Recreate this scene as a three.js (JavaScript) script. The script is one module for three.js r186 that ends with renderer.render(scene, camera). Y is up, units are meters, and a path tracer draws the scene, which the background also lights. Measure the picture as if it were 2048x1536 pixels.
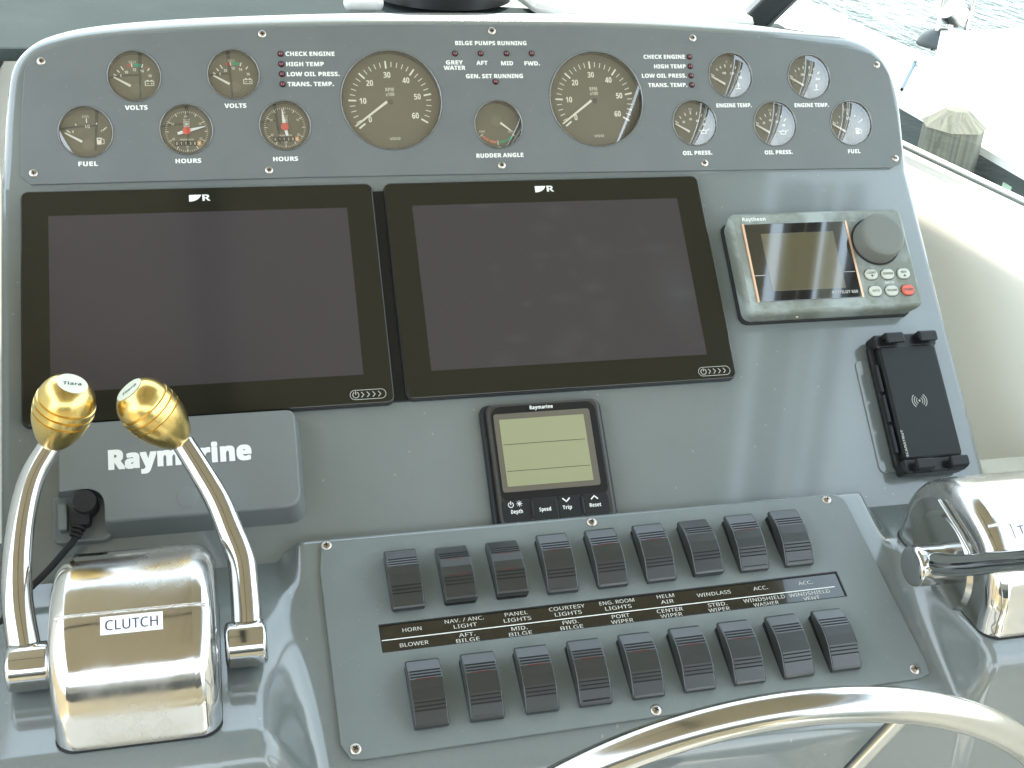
import * as THREE from 'three';
import { FontLoader } from 'three/addons/loaders/FontLoader.js';
import { mergeGeometries, toCreasedNormals } from 'three/addons/utils/BufferGeometryUtils.js';

// ---------------------------------------------------------------- camera, sky, sun, exposure
const scene = new THREE.Scene();
const V = (x, y, z) => new THREE.Vector3(x / 1000, y / 1000, z / 1000);     // millimetres in, metres out
const camera = new THREE.PerspectiveCamera(35.23, 4 / 3, 0.05, 2000);
camera.position.copy(V(-172.5, 617.6, 815.7));
camera.up.set(0.061413, 0.874785, -0.480604);
camera.lookAt(camera.position.clone().add(new THREE.Vector3(0.224093, -0.481304, -0.847424)));
scene.add(camera);
const SUN = new THREE.Vector3(0.22, 0.93, -0.35).normalize();
{
  const w = 512, h = 256, d = new Float32Array(w * h * 4);
  for (let j = 0; j < h; j++) for (let i = 0; i < w; i++) {
    const el = (j + 0.5) / h * Math.PI - Math.PI / 2, az = (i + 0.5) / w * 2 * Math.PI;
    const e = Math.max(0, Math.sin(el)), t = Math.pow(e, 0.45);
    const veil = 0.06 * Math.sin(az * 3 + el * 4) * Math.sin(az * 5 - el * 9);
    const k = (j * w + i) * 4, g = el < 0 ? 0.5 : 1;
    d[k] = g * (0.96 + (0.56 - 0.96) * t + veil) * 1.85; d[k + 1] = g * (1.0 + (0.68 - 1.0) * t + veil) * 1.85;
    d[k + 2] = g * (0.98 + (0.82 - 0.98) * t + veil) * 1.85; d[k + 3] = 1;
  }
  const sky = new THREE.DataTexture(d, w, h, THREE.RGBAFormat, THREE.FloatType);
  sky.mapping = THREE.EquirectangularReflectionMapping; sky.magFilter = THREE.LinearFilter; sky.needsUpdate = true;
  scene.background = sky; scene.environment = sky;
}
const sun = new THREE.DirectionalLight(0xfff4e2, 4.2);
sun.position.copy(SUN.clone().multiplyScalar(12)); sun.castShadow = true;
sun.shadow.mapSize.set(4096, 4096);
Object.assign(sun.shadow.camera, { left: -8, right: 8, top: 8, bottom: -8, near: 0.5, far: 40 });
scene.add(sun, sun.target);
const renderer = new THREE.WebGLRenderer({ antialias: true });
renderer.setSize(1024, 768);
renderer.shadowMap.enabled = true;
renderer.toneMapping = THREE.LinearToneMapping;
renderer.toneMappingExposure = 2.45;

// ---------------------------------------------------------------- helpers
const fontBold = await new FontLoader().loadAsync('fonts/droid/droid_sans_bold.typeface.json');
const fontReg = await new FontLoader().loadAsync('fonts/droid/droid_sans_regular.typeface.json');
let seed = 7; const rnd = () => { seed = (seed * 1664525 + 1013904223) >>> 0; return seed / 4294967296; };
const col = (r, g, b) => new THREE.Color().setRGB(r, g, b);
const used = {};
function numbered(n) { used[n] = (used[n] ?? -1) + 1; return used[n] ? n + '_' + String(used[n]).padStart(3, '0') : n; }
function thing(name, label, category, group) {
  const o = new THREE.Group(); o.name = numbered(name); scene.add(o);
  o.userData = { label, category }; if (group) o.userData.group = group;
  return o;
}
function part(name, geo, mat, parent, label) {
  const m = new THREE.Mesh(geo, mat); m.name = name; m.castShadow = m.receiveShadow = true;
  if (label) m.userData.label = label;
  parent.add(m); return m;
}
function structure(name, geo, mat) {
  const m = new THREE.Mesh(geo, mat); m.name = name; m.castShadow = m.receiveShadow = true;
  m.userData.kind = 'structure'; scene.add(m); return m;
}
// the console's three faces share the athwartships axis: frame = origin in mm and slope of the face from the horizontal
const R = d => d * Math.PI / 180;
const FRAME = { main: [V(0, 215.5, -239.3), R(-48)], gauge: [V(0, 239.7, -263.2), R(-33)], pod: [V(0, 22.9, 4.5), R(-70)] };
function place(o, frame, x, s, n = 0, rz = 0) {
  const [org, th] = FRAME[frame];
  if (frame === 'pod') { const a = R(0.65), dx = x - 122, ds = s + 95; x = 122 + dx * Math.cos(a) - ds * Math.sin(a); s = -95 + dx * Math.sin(a) + ds * Math.cos(a); rz += a; }
  const q = new THREE.Quaternion().setFromAxisAngle(new THREE.Vector3(1, 0, 0), th);
  o.position.copy(V(x, s, n)).applyQuaternion(q).add(org);
  o.quaternion.copy(q).multiply(new THREE.Quaternion().setFromAxisAngle(new THREE.Vector3(0, 0, 1), rz));
  return o;
}
const mm = 0.001;
function rrect(w, h, r, cx = 0, cy = 0) {                       // mm -> Shape in metres
  const s = new THREE.Shape(), x = (cx - w / 2) * mm, y = (cy - h / 2) * mm; w *= mm; h *= mm; r *= mm;
  s.moveTo(x + r, y); s.lineTo(x + w - r, y); s.absarc(x + w - r, y + r, r, -Math.PI / 2, 0);
  s.lineTo(x + w, y + h - r); s.absarc(x + w - r, y + h - r, r, 0, Math.PI / 2);
  s.lineTo(x + r, y + h); s.absarc(x + r, y + h - r, r, Math.PI / 2, Math.PI);
  s.lineTo(x, y + r); s.absarc(x + r, y + r, r, Math.PI, Math.PI * 1.5); return s;
}
function extr(shape, top, b = 1, bottom = 0, seg = 2, curve = 10) {   // a slab from 'bottom' to 'top' (mm), bevelled
  const d = (top - bottom) - 2 * b;
  const g = new THREE.ExtrudeGeometry(shape, { depth: Math.max(d, 0.01) * mm, bevelEnabled: b > 0, bevelThickness: b * mm, bevelSize: b * mm, bevelOffset: -b * mm, bevelSegments: seg, curveSegments: curve });
  g.translate(0, 0, (bottom + b) * mm); return g;
}
const slab = (w, h, r, top, b = 1, bottom = 0, cx = 0, cy = 0) => extr(rrect(w, h, r, cx, cy), top, b, bottom);
function shapeAt(shape, z, curve = 12) { const g = new THREE.ShapeGeometry(shape, curve); g.translate(0, 0, z * mm); return g; }
function poly(pts, spline) { const p = pts.map(a => new THREE.Vector2(a[0] * mm, a[1] * mm)); const s = new THREE.Shape(); if (spline) { s.moveTo(p[0].x, p[0].y); s.splineThru(p.slice(1)); } else s.setFromPoints(p); return s; }
function grid(rows, closed = false) {                           // rows of points -> smooth sheet
  const n = rows[0].length, pos = [], uv = [], idx = [];
  rows.forEach((r, i) => r.forEach((p, j) => { pos.push(p.x, p.y, p.z); uv.push(p.x + p.z * 0.3, p.y + p.z); }));
  for (let i = 0; i + 1 < rows.length; i++) for (let j = 0; j + (closed ? 0 : 1) < n; j++) {
    const a = i * n + j, b = i * n + (j + 1) % n, c = a + n, d = b + n; idx.push(a, b, d, a, d, c);
  }
  const g = new THREE.BufferGeometry();
  g.setAttribute('position', new THREE.Float32BufferAttribute(pos, 3)); g.setAttribute('uv', new THREE.Float32BufferAttribute(uv, 2));
  g.setIndex(idx); g.computeVertexNormals(); return g;
}
function merge(list) { return mergeGeometries(list.map(g => { const k = g.index ? g.toNonIndexed() : g; for (const a of Object.keys(k.attributes)) if (!['position', 'normal', 'uv'].includes(a)) k.deleteAttribute(a); return k; })); }
const capH = f => { const g = new THREE.ShapeGeometry(f.generateShapes('H', 1)); g.computeBoundingBox(); return g.boundingBox.max.y; };
const CAP = new Map([[fontBold, capH(fontBold)], [fontReg, capH(fontReg)]]);
// a line of print: centred on (x, y), cap height h and width w in mm
function text(str, x, y, w, h, z = 0.2, font = fontBold, align = 0, skew = 0, fat = 0) {
  if (fat) return merge([[fat, fat], [-fat, fat], [fat, -fat], [-fat, -fat]].map(([a, b], i) => text(str, x + a, y + b, w - 2 * fat, h - 2 * fat, z + i * 0.012, font, align, skew)));
  const g = new THREE.ShapeGeometry(font.generateShapes(str, 1), 4); g.computeBoundingBox();
  const b = g.boundingBox, k = h / CAP.get(font), kx = w ? w / (b.max.x - b.min.x) : k;
  g.translate(-(b.min.x + (b.max.x - b.min.x) * (align + 1) / 2), -CAP.get(font) / 2, 0);
  g.scale(kx * mm, k * mm, 1);
  if (skew) g.applyMatrix4(new THREE.Matrix4().set(1, skew, 0, 0, 0, 1, 0, 0, 0, 0, 1, 0, 0, 0, 0, 1));
  g.translate(x * mm, y * mm, z * mm); return g;
}
const bar = (w, h, d, x, y, z) => { const g = new THREE.BoxGeometry(w * mm, h * mm, d * mm); g.translate(x * mm, y * mm, z * mm); return g; };
function stroke(pts, w, z) {                                     // a flat printed line of width w through pts (mm)
  const out = [];
  for (let i = 0; i + 1 < pts.length; i++) {
    const [a, b] = [pts[i], pts[i + 1]], L = Math.hypot(b[0] - a[0], b[1] - a[1]);
    const g = new THREE.PlaneGeometry((L + w * 0.8) * mm, w * mm); g.rotateZ(Math.atan2(b[1] - a[1], b[0] - a[0]));
    g.translate((a[0] + b[0]) / 2 * mm, (a[1] + b[1]) / 2 * mm, z * mm); out.push(g);
  }
  return out;
}
function arcPts(cx, cy, r, a0, a1, n = 12) { const o = []; for (let i = 0; i <= n; i++) { const a = R(a0 + (a1 - a0) * i / n); o.push([cx + r * Math.cos(a), cy + r * Math.sin(a)]); } return o; }
function disc(r, z, x = 0, y = 0, n = 24) { const g = new THREE.CircleGeometry(r * mm, n); g.translate(x * mm, y * mm, z * mm); return g; }
// value noise textures
function noiseTex(size, cells, octaves, map, srgb) {
  const lat = []; for (let o = 0; o < octaves; o++) { const c = cells << o, a = new Float32Array(c * c); for (let i = 0; i < a.length; i++) a[i] = rnd(); lat.push([c, a]); }
  const d = new Uint8Array(size * size * 4);
  for (let y = 0; y < size; y++) for (let x = 0; x < size; x++) {
    let v = 0, amp = 0.5, tot = 0;
    for (const [c, a] of lat) {
      const fx = x / size * c, fy = y / size * c, ix = Math.floor(fx), iy = Math.floor(fy); let u = fx - ix, w = fy - iy; u = u * u * (3 - 2 * u); w = w * w * (3 - 2 * w);
      const g = (i, j) => a[(j % c) * c + (i % c)];
      v += amp * ((g(ix, iy) * (1 - u) + g(ix + 1, iy) * u) * (1 - w) + (g(ix, iy + 1) * (1 - u) + g(ix + 1, iy + 1) * u) * w); tot += amp; amp *= 0.6;
    }
    const c = map(v / tot, rnd()), k = (y * size + x) * 4; d[k] = c[0]; d[k + 1] = c[1]; d[k + 2] = c[2]; d[k + 3] = 255;
  }
  const t = new THREE.DataTexture(d, size, size); t.wrapS = t.wrapT = THREE.RepeatWrapping; t.magFilter = t.minFilter = THREE.LinearFilter;
  if (srgb) t.colorSpace = THREE.SRGBColorSpace; t.needsUpdate = true; return t;
}
const rep = (t, k) => { const c = t.clone(); c.repeat.set(k, k); c.needsUpdate = true; return c; };
const grain = noiseTex(512, 64, 3, v => { const g = v * 255; return [g, g, g]; });
const soft = noiseTex(512, 4, 5, v => { const g = 110 + v * 120; return [g, g, g]; });
const smudge = noiseTex(512, 3, 6, v => { const g = Math.min(255, 14 + Math.pow(v, 2.6) * 640); return [g, g, g]; });
const wear = noiseTex(512, 3, 6, (v, q) => { const t = Math.max(0, Math.min(1, (v - 0.47) * 4)); return [116 + t * 34, 121 + t * 38, 111 + t * 44]; }, true);
const mott = (a, b, dust = 0) => noiseTex(256, 4, 5, (v, q) => { const t = v + (q - 0.5) * 0.12; if (q < dust) return [150, 152, 145]; return [0, 1, 2].map(i => Math.max(0, Math.min(255, a[i] + (b[i] - a[i]) * t))); }, true);
function canvasTex(w, h, draw) { const c = document.createElement('canvas'); c.width = w; c.height = h; draw(c.getContext('2d'), w, h); const t = new THREE.CanvasTexture(c); t.colorSpace = THREE.SRGBColorSpace; return t; }

// ---------------------------------------------------------------- materials
const std = (c, roughness, o = {}) => new THREE.MeshStandardMaterial({ color: Array.isArray(c) ? col(...c) : c, roughness, side: THREE.DoubleSide, ...o });
const phys = (c, roughness, o = {}) => new THREE.MeshPhysicalMaterial({ color: Array.isArray(c) ? col(...c) : c, roughness, side: THREE.DoubleSide, ...o });
const gelMap = mott([109, 116, 114], [118, 125, 123], 0.0006);
const M = {
  gel: phys([1, 1, 1], 0.26, { map: rep(gelMap, 3), roughnessMap: rep(soft, 3), clearcoat: 1, clearcoatRoughness: 0.08 }),
  plate: std([1, 1, 1], 0.5, { map: rep(mott([101, 106, 105], [109, 114, 112], 0.0004), 6), bumpMap: rep(grain, 24), bumpScale: 0.00008 }),
  podPlate: std([1, 1, 1], 0.4, { map: rep(mott([108, 115, 113], [117, 124, 121], 0.0008), 6), bumpMap: rep(grain, 24), bumpScale: 0.00005 }),
  cover: phys([0.165, 0.181, 0.176], 0.42, { bumpMap: rep(grain, 40), bumpScale: 0.00006 }),
  white: std([0.82, 0.83, 0.8], 0.45),
  print: std([0.78, 0.79, 0.74], 0.55),
  printDim: std([0.52, 0.52, 0.46], 0.55),
  printGrey: std([0.42, 0.42, 0.38], 0.5),
  black: phys([0.01, 0.0105, 0.0105], 0.35, { specularIntensity: 0.7 }),
  blackSoft: phys([0.012, 0.013, 0.0135], 0.45, { specularIntensity: 0.7, bumpMap: rep(grain, 30), bumpScale: 0.00006 }),
  rubber: std([0.012, 0.012, 0.013], 0.7),
  groove: std([0.004, 0.004, 0.004], 0.8),
  rocker: phys([0.024, 0.0265, 0.0255], 0.3, { clearcoat: 0.6, clearcoatRoughness: 0.22, bumpMap: rep(grain, 60), bumpScale: 0.00004 }),
  ridge: std([0.012, 0.013, 0.014], 0.5),
  redLens: phys([0.075, 0.012, 0.011], 0.3, { clearcoat: 0.5 }),
  led: phys([0.12, 0.008, 0.012], 0.15, { clearcoat: 1 }),
  bezelGlass: phys([0.017, 0.0165, 0.011], 0.12, { clearcoat: 0.3, clearcoatRoughness: 0.03, specularIntensity: 0.6 }),
  lcdOff: phys([0.048, 0.042, 0.044], 0.16, { clearcoat: 0.25, clearcoatRoughness: 0.05, specularIntensity: 0.8 }),
  lcdSage: std([0.27, 0.275, 0.155], 0.4),
  chrome: new THREE.MeshStandardMaterial({ color: col(0.64, 0.63, 0.61), metalness: 1, roughness: 0.32, roughnessMap: rep(smudge, 5), bumpMap: rep(soft, 5), bumpScale: 0.0005, side: THREE.DoubleSide }),
  chromeClean: new THREE.MeshStandardMaterial({ color: col(0.62, 0.62, 0.62), metalness: 1, roughness: 0.08, side: THREE.DoubleSide }),
  stainless: new THREE.MeshStandardMaterial({ color: col(0.55, 0.545, 0.52), metalness: 1, roughness: 0.17, side: THREE.DoubleSide }),
  screw: new THREE.MeshStandardMaterial({ color: col(0.5, 0.45, 0.4), metalness: 1, roughness: 0.28, side: THREE.DoubleSide }),
  brass: new THREE.MeshStandardMaterial({ color: col(0.74, 0.55, 0.2), metalness: 1, roughness: 0.26, side: THREE.DoubleSide }),
  copper: new THREE.MeshStandardMaterial({ color: col(0.85, 0.55, 0.36), metalness: 0.6, roughness: 0.35 }),
  glass: phys([1, 1, 1], 0.02, { transmission: 1, thickness: 0, ior: 2.3 }),
  pane: phys([0.93, 0.97, 0.96], 0, { transmission: 1, thickness: 0, ior: 1.5 }),
  needle: std([0.75, 0.72, 0.6], 0.5),
  gaugeWall: phys([0.16, 0.16, 0.15], 0.22, { metalness: 0.7, clearcoat: 1, clearcoatRoughness: 0.08 }),
  cream: phys([0.86, 0.84, 0.75], 0.4, { bumpMap: rep(soft, 2), bumpScale: 0.0006, clearcoat: 0.3, clearcoatRoughness: 0.2 }),
  headliner: std([0.55, 0.47, 0.34], 0.75), beige: std([0.66, 0.56, 0.38], 0.6),
  deck: std([0.78, 0.77, 0.72], 0.6),
  dash: phys([1, 1, 1], 0.8, { specularIntensity: 0.25, map: rep(mott([48, 57, 57], [63, 72, 71]), 2), bumpMap: rep(grain, 6), bumpScale: 0.0003 }),
  gasket: std([0.16, 0.18, 0.18], 0.6),
  frame: std([0.03, 0.036, 0.036], 0.4),
  autoCase: std([1, 1, 1], 0.6, { map: rep(wear, 9), bumpMap: rep(grain, 30), bumpScale: 0.0001 }),
  knobGrey: std([0.15, 0.16, 0.14], 0.6, { bumpMap: rep(grain, 30), bumpScale: 0.00008 }),
  buttonGrey: std([0.5, 0.52, 0.44], 0.5), buttonRed: std([0.62, 0.13, 0.09], 0.5),
};

// ---------------------------------------------------------------- large structure: water, pier, boat around the helm
{
  const g = new THREE.PlaneGeometry(600, 600, 1, 1); g.rotateX(-Math.PI / 2); g.translate(0, -2.0, -120);
  const uv = g.attributes.uv; for (let i = 0; i < uv.count; i++) uv.setXY(i, uv.getX(i) * 600, uv.getY(i) * 600);
  const rip = noiseTex(512, 6, 5, v => { const k = v * 255; return [k, k, k]; }); rip.repeat.set(0.9, 0.35); 
  structure('water', g, phys([0.04, 0.058, 0.05], 0.12, { bumpMap: rip, bumpScale: 0.09, ior: 1.2 }));
}
{ // hardtop roof above the helm with its starboard window rails (out of frame, it shades the console)
  const roof = (x0, x1, z0, z1, y0, y1) => { const g = new THREE.BoxGeometry((x1 - x0) * mm, (y1 - y0) * mm, (z1 - z0) * mm); g.translate((x0 + x1) / 2 * mm, (y0 + y1) / 2 * mm, (z0 + z1) / 2 * mm); return g; };
  const edge = [[806, -640], [806, -20], [800, 2100]];                    // starboard edge in plan
  const plan = (pts, y0, y1) => { const g = new THREE.ExtrudeGeometry(poly(pts.map(p => [p[0], -p[1]])), { depth: (y1 - y0) * mm, bevelEnabled: false }); g.rotateX(-Math.PI / 2); g.translate(0, y0 * mm, 0); return g; };
  const strip = (a, b, y0, y1, k = 1) => plan([...edge.slice(k).map(p => [p[0] + a, p[1]]), ...edge.slice(k).reverse().map(p => [p[0] + b, p[1]])], y0, y1);
  structure('hardtop', plan([[-900, -640], ...edge, [-900, 2100]], 1150, 1200), M.headliner);
  structure('hardtop_rail', merge([strip(29, 57, 1130, 1160), strip(68, 80, 1110, 1150), strip(150, 175, 1100, 1130)]), M.frame);
  structure('hardtop_trim', merge([strip(58, 66, 1140, 1180), strip(105, 127, 1120, 1140)]), M.deck);
  structure('reflection_beam', merge([roof(-225, -178, -300, 1200, 1128, 1149), roof(-900, -180, 330, 360, 1128, 1149)]), M.frame);  // unseen bars added to mirror as faint lines in the left screen
  structure('cockpit_sole', roof(-1700, 900, 350, 4200, -1040, -1000), M.deck);
  structure('cockpit_bulkhead', merge([roof(-1700, 900, 2600, 2680, -1000, -175), roof(-1760, -1690, -200, 4200, -1000, 150)]), M.beige);
  structure('added_dark_band', roof(-1700, 900, 2590, 2685, -172, 300), M.frame);  // unseen dark board, added for the dark band mirrored in the chrome
  structure('added_grey_band', roof(-1700, 900, 2600, 2680, 303, 660), M.knobGrey);  // unseen grey board, added for the grey band mirrored above it
  structure('helm_seat', merge([roof(-420, 420, 1500, 1620, -450, -130), roof(-420, 420, 1120, 1500, -520, -400)]), M.beige);
}
{ // starboard coaming: section swept along the boat, narrowing towards the bow
  const prof = [[560, -900], [572, -500], [582, -60], [587, 60], [590, 125], [593, 146], [600, 160], [616, 175], [634, 190], [650, 203], [659, 204], [664, 192], [672, 150], [684, -100], [720, -1400], [700, -1500]];
  const c = new THREE.SplineCurve(prof.map(p => new THREE.Vector2(...p))).getPoints(90), rows = [], drop = 9;
  for (let z = -3200; z <= 1400; z += 100) { const dx = 0.17 * (Math.max(z, -700) + 340) + (z < -700 ? 0.1 * (z + 700) : 0); rows.push(c.map(p => V(p.x + dx, p.y - drop, z))); }
  const o = thing('cockpit_coaming', 'cream fibreglass side coaming beside the console, sunlit along its top', 'coaming');
  part('moulding', grid(rows), M.cream, o);
  const gk = []; for (let z = -1000; z <= 400; z += 50) gk.push(V(655 + 0.17 * (z + 260), 196, z));
  part('gasket', new THREE.TubeGeometry(new THREE.CatmullRomCurve3(gk), 40, 0.0026, 8), M.gasket, o);
}
{ // windscreen: raked panes, dark corner post
  const o = thing('windshield', 'boat windshield with clear panes and a dark slanted corner post', 'windshield');
  const quad = p => { const g = new THREE.BufferGeometry().setFromPoints([0, 1, 2, 0, 2, 3].map(i => V(...p[i]))); g.setAttribute('uv', new THREE.Float32BufferAttribute([0, 0, 1, 0, 1, 1, 0, 0, 1, 1, 0, 1], 2)); g.computeVertexNormals(); return g; };
  part('side_pane', quad([[590, 197, -590], [754, 197, 380], [735, 1120, 380], [640, 1120, -560]]), M.pane, o);
  part('front_pane', quad([[-1300, 288, -1150], [494, 288, -690], [612, 1130, -620], [-1300, 1130, -640]]), M.pane, o);
  const A = V(474, 245, -680), B = V(650, 480, -612), C = V(800, 1150, -610);
  const seg = (w, h, a, b, off) => { const g = new THREE.ExtrudeGeometry(rrect(w, h, 4), { depth: a.distanceTo(b), bevelEnabled: false, curveSegments: 4 }), k = new THREE.Object3D(); k.position.copy(a).add(off); k.lookAt(b.clone().add(off)); k.updateMatrix(); return g.applyMatrix4(k.matrix); };
  part('corner_post', merge([seg(44, 30, A, B, V(0, 0, 0)), seg(44, 30, B, C, V(0, 0, 0))]), M.frame, o);
  part('post_seal', seg(10, 22, A, B, V(8, 0, 12)), M.gasket, o);
}
{ // finger pier with pipe rail, piling, moored boat beyond
  const box = (x0, x1, y0, y1, z0, z1) => { const g = new THREE.BoxGeometry((x1 - x0) * mm, (y1 - y0) * mm, (z1 - z0) * mm); g.translate((x0 + x1) / 2 * mm, (y0 + y1) / 2 * mm, (z0 + z1) / 2 * mm); return g; };
  const pier = thing('finger_pier', 'white sunlit finger pier beyond the windshield with pipe rail', 'pier');
  part('walkway', box(3060, 3560, -935, -900, -9500, 1000), M.deck, pier);
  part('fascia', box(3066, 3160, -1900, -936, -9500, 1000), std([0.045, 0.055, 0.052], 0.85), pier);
  part('number_plate', box(3060, 3065.5, -1090, -990, -3480, -3420), std([0.45, 0.6, 0.45], 0.5), pier);
  const tube = (a, b, r) => new THREE.TubeGeometry(new THREE.LineCurve3(V(...a), V(...b)), 1, r * mm, 12);
  part('rail', tube([3430, -860, -9000], [3600, -860, -2500], 26), M.white, pier);
  for (const z of [-8100, -5700, -3300]) part('stanchion', tube([3505 + (z + 6600) * 0.025, -1000, z], [3505 + (z + 6600) * 0.025, -862, z], 16), M.white, pier);

  const pile = thing('dock_piling', 'weathered wooden piling with a pointed cap beside the pier', 'piling');
  const wood = std([1, 1, 1], 0.85, { map: canvasTex(256, 512, (x, w, h) => { x.fillStyle = '#66665a'; x.fillRect(0, 0, w, h); for (let i = 0; i < 420; i++) { const k = rnd(); x.fillStyle = `rgba(${45 + k * 95 | 0},${46 + k * 92 | 0},${38 + k * 76 | 0},0.3)`; x.fillRect(rnd() * w, rnd() * h - 150, 0.7 + rnd() * 2.5, 150 + rnd() * 300); } }) });
  const shaft = new THREE.CylinderGeometry(0.132, 0.14, 1.35, 7, 1).toNonIndexed(); shaft.computeVertexNormals();
  pile.position.copy(V(2905, 0, -3690));
  part('post', shaft, wood, pile).position.set(0, -1.48, 0);
  const cap = new THREE.CylinderGeometry(0.05, 0.14, 0.07, 7).toNonIndexed(); cap.computeVertexNormals();
  part('cap', cap, wood, pile).position.set(0, -0.77, 0); pile.rotation.y = 0.3;

  const rope = thing('dock_line', 'short dark blue mooring line lying across the white pier', 'rope');
  part('line', new THREE.TubeGeometry(new THREE.CatmullRomCurve3([V(3560, -886, -5130), V(3470, -888, -5000), V(3379, -888, -4873), V(3260, -888, -4704), V(3150, -888, -4548)]), 24, 0.009, 8), std([0.06, 0.1, 0.13], 0.8), rope);

  const boat = thing('moored_boat', 'white moored boat beyond the pier with rails and a chrome searchlight', 'boat');
  boat.position.copy(V(4550, -1500, -5250));
  const rows = [];
  for (let i = 0; i <= 16; i++) { const t = i / 16, hw = 0.95 * Math.pow(t, 0.55), x = -0.8 + t * 4.4, r = []; for (let j = 0; j <= 24; j++) { const a = Math.PI * j / 24, c = Math.cos(a); r.push(new THREE.Vector3(x, j === 0 || j === 24 ? -0.6 : 0.6 + 0.14 * Math.sin(a) - (1 - Math.sin(a)) * 0.02, -c * hw)); } rows.push(r); }
  part('hull', grid(rows), M.white, boat);
  const dome = new THREE.SphereGeometry(0.13, 24, 12, 0, Math.PI * 2, 0, Math.PI / 2); dome.scale(1, 0.75, 1);
  part('hatch', dome, M.frame, boat).position.set(-0.63, 0.6, -0.25);
  const can = new THREE.CylinderGeometry(0.075, 0.075, 0.15, 24); can.rotateZ(1.1); can.rotateY(0.5);
  part('searchlight', can, M.stainless, boat).position.set(-0.6, 0.8, -0.25);
  part('searchlight_post', new THREE.CylinderGeometry(0.018, 0.03, 0.2, 12), M.stainless, boat).position.set(-0.59, 0.68, -0.25);
  for (const [x, z] of [[-0.67, -0.24], [-0.47, -0.26], [0.3, -0.5]]) part('rail_post', new THREE.CylinderGeometry(0.014, 0.014, 0.85, 10), M.stainless, boat).position.set(x, 1.0, z);
}

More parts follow.
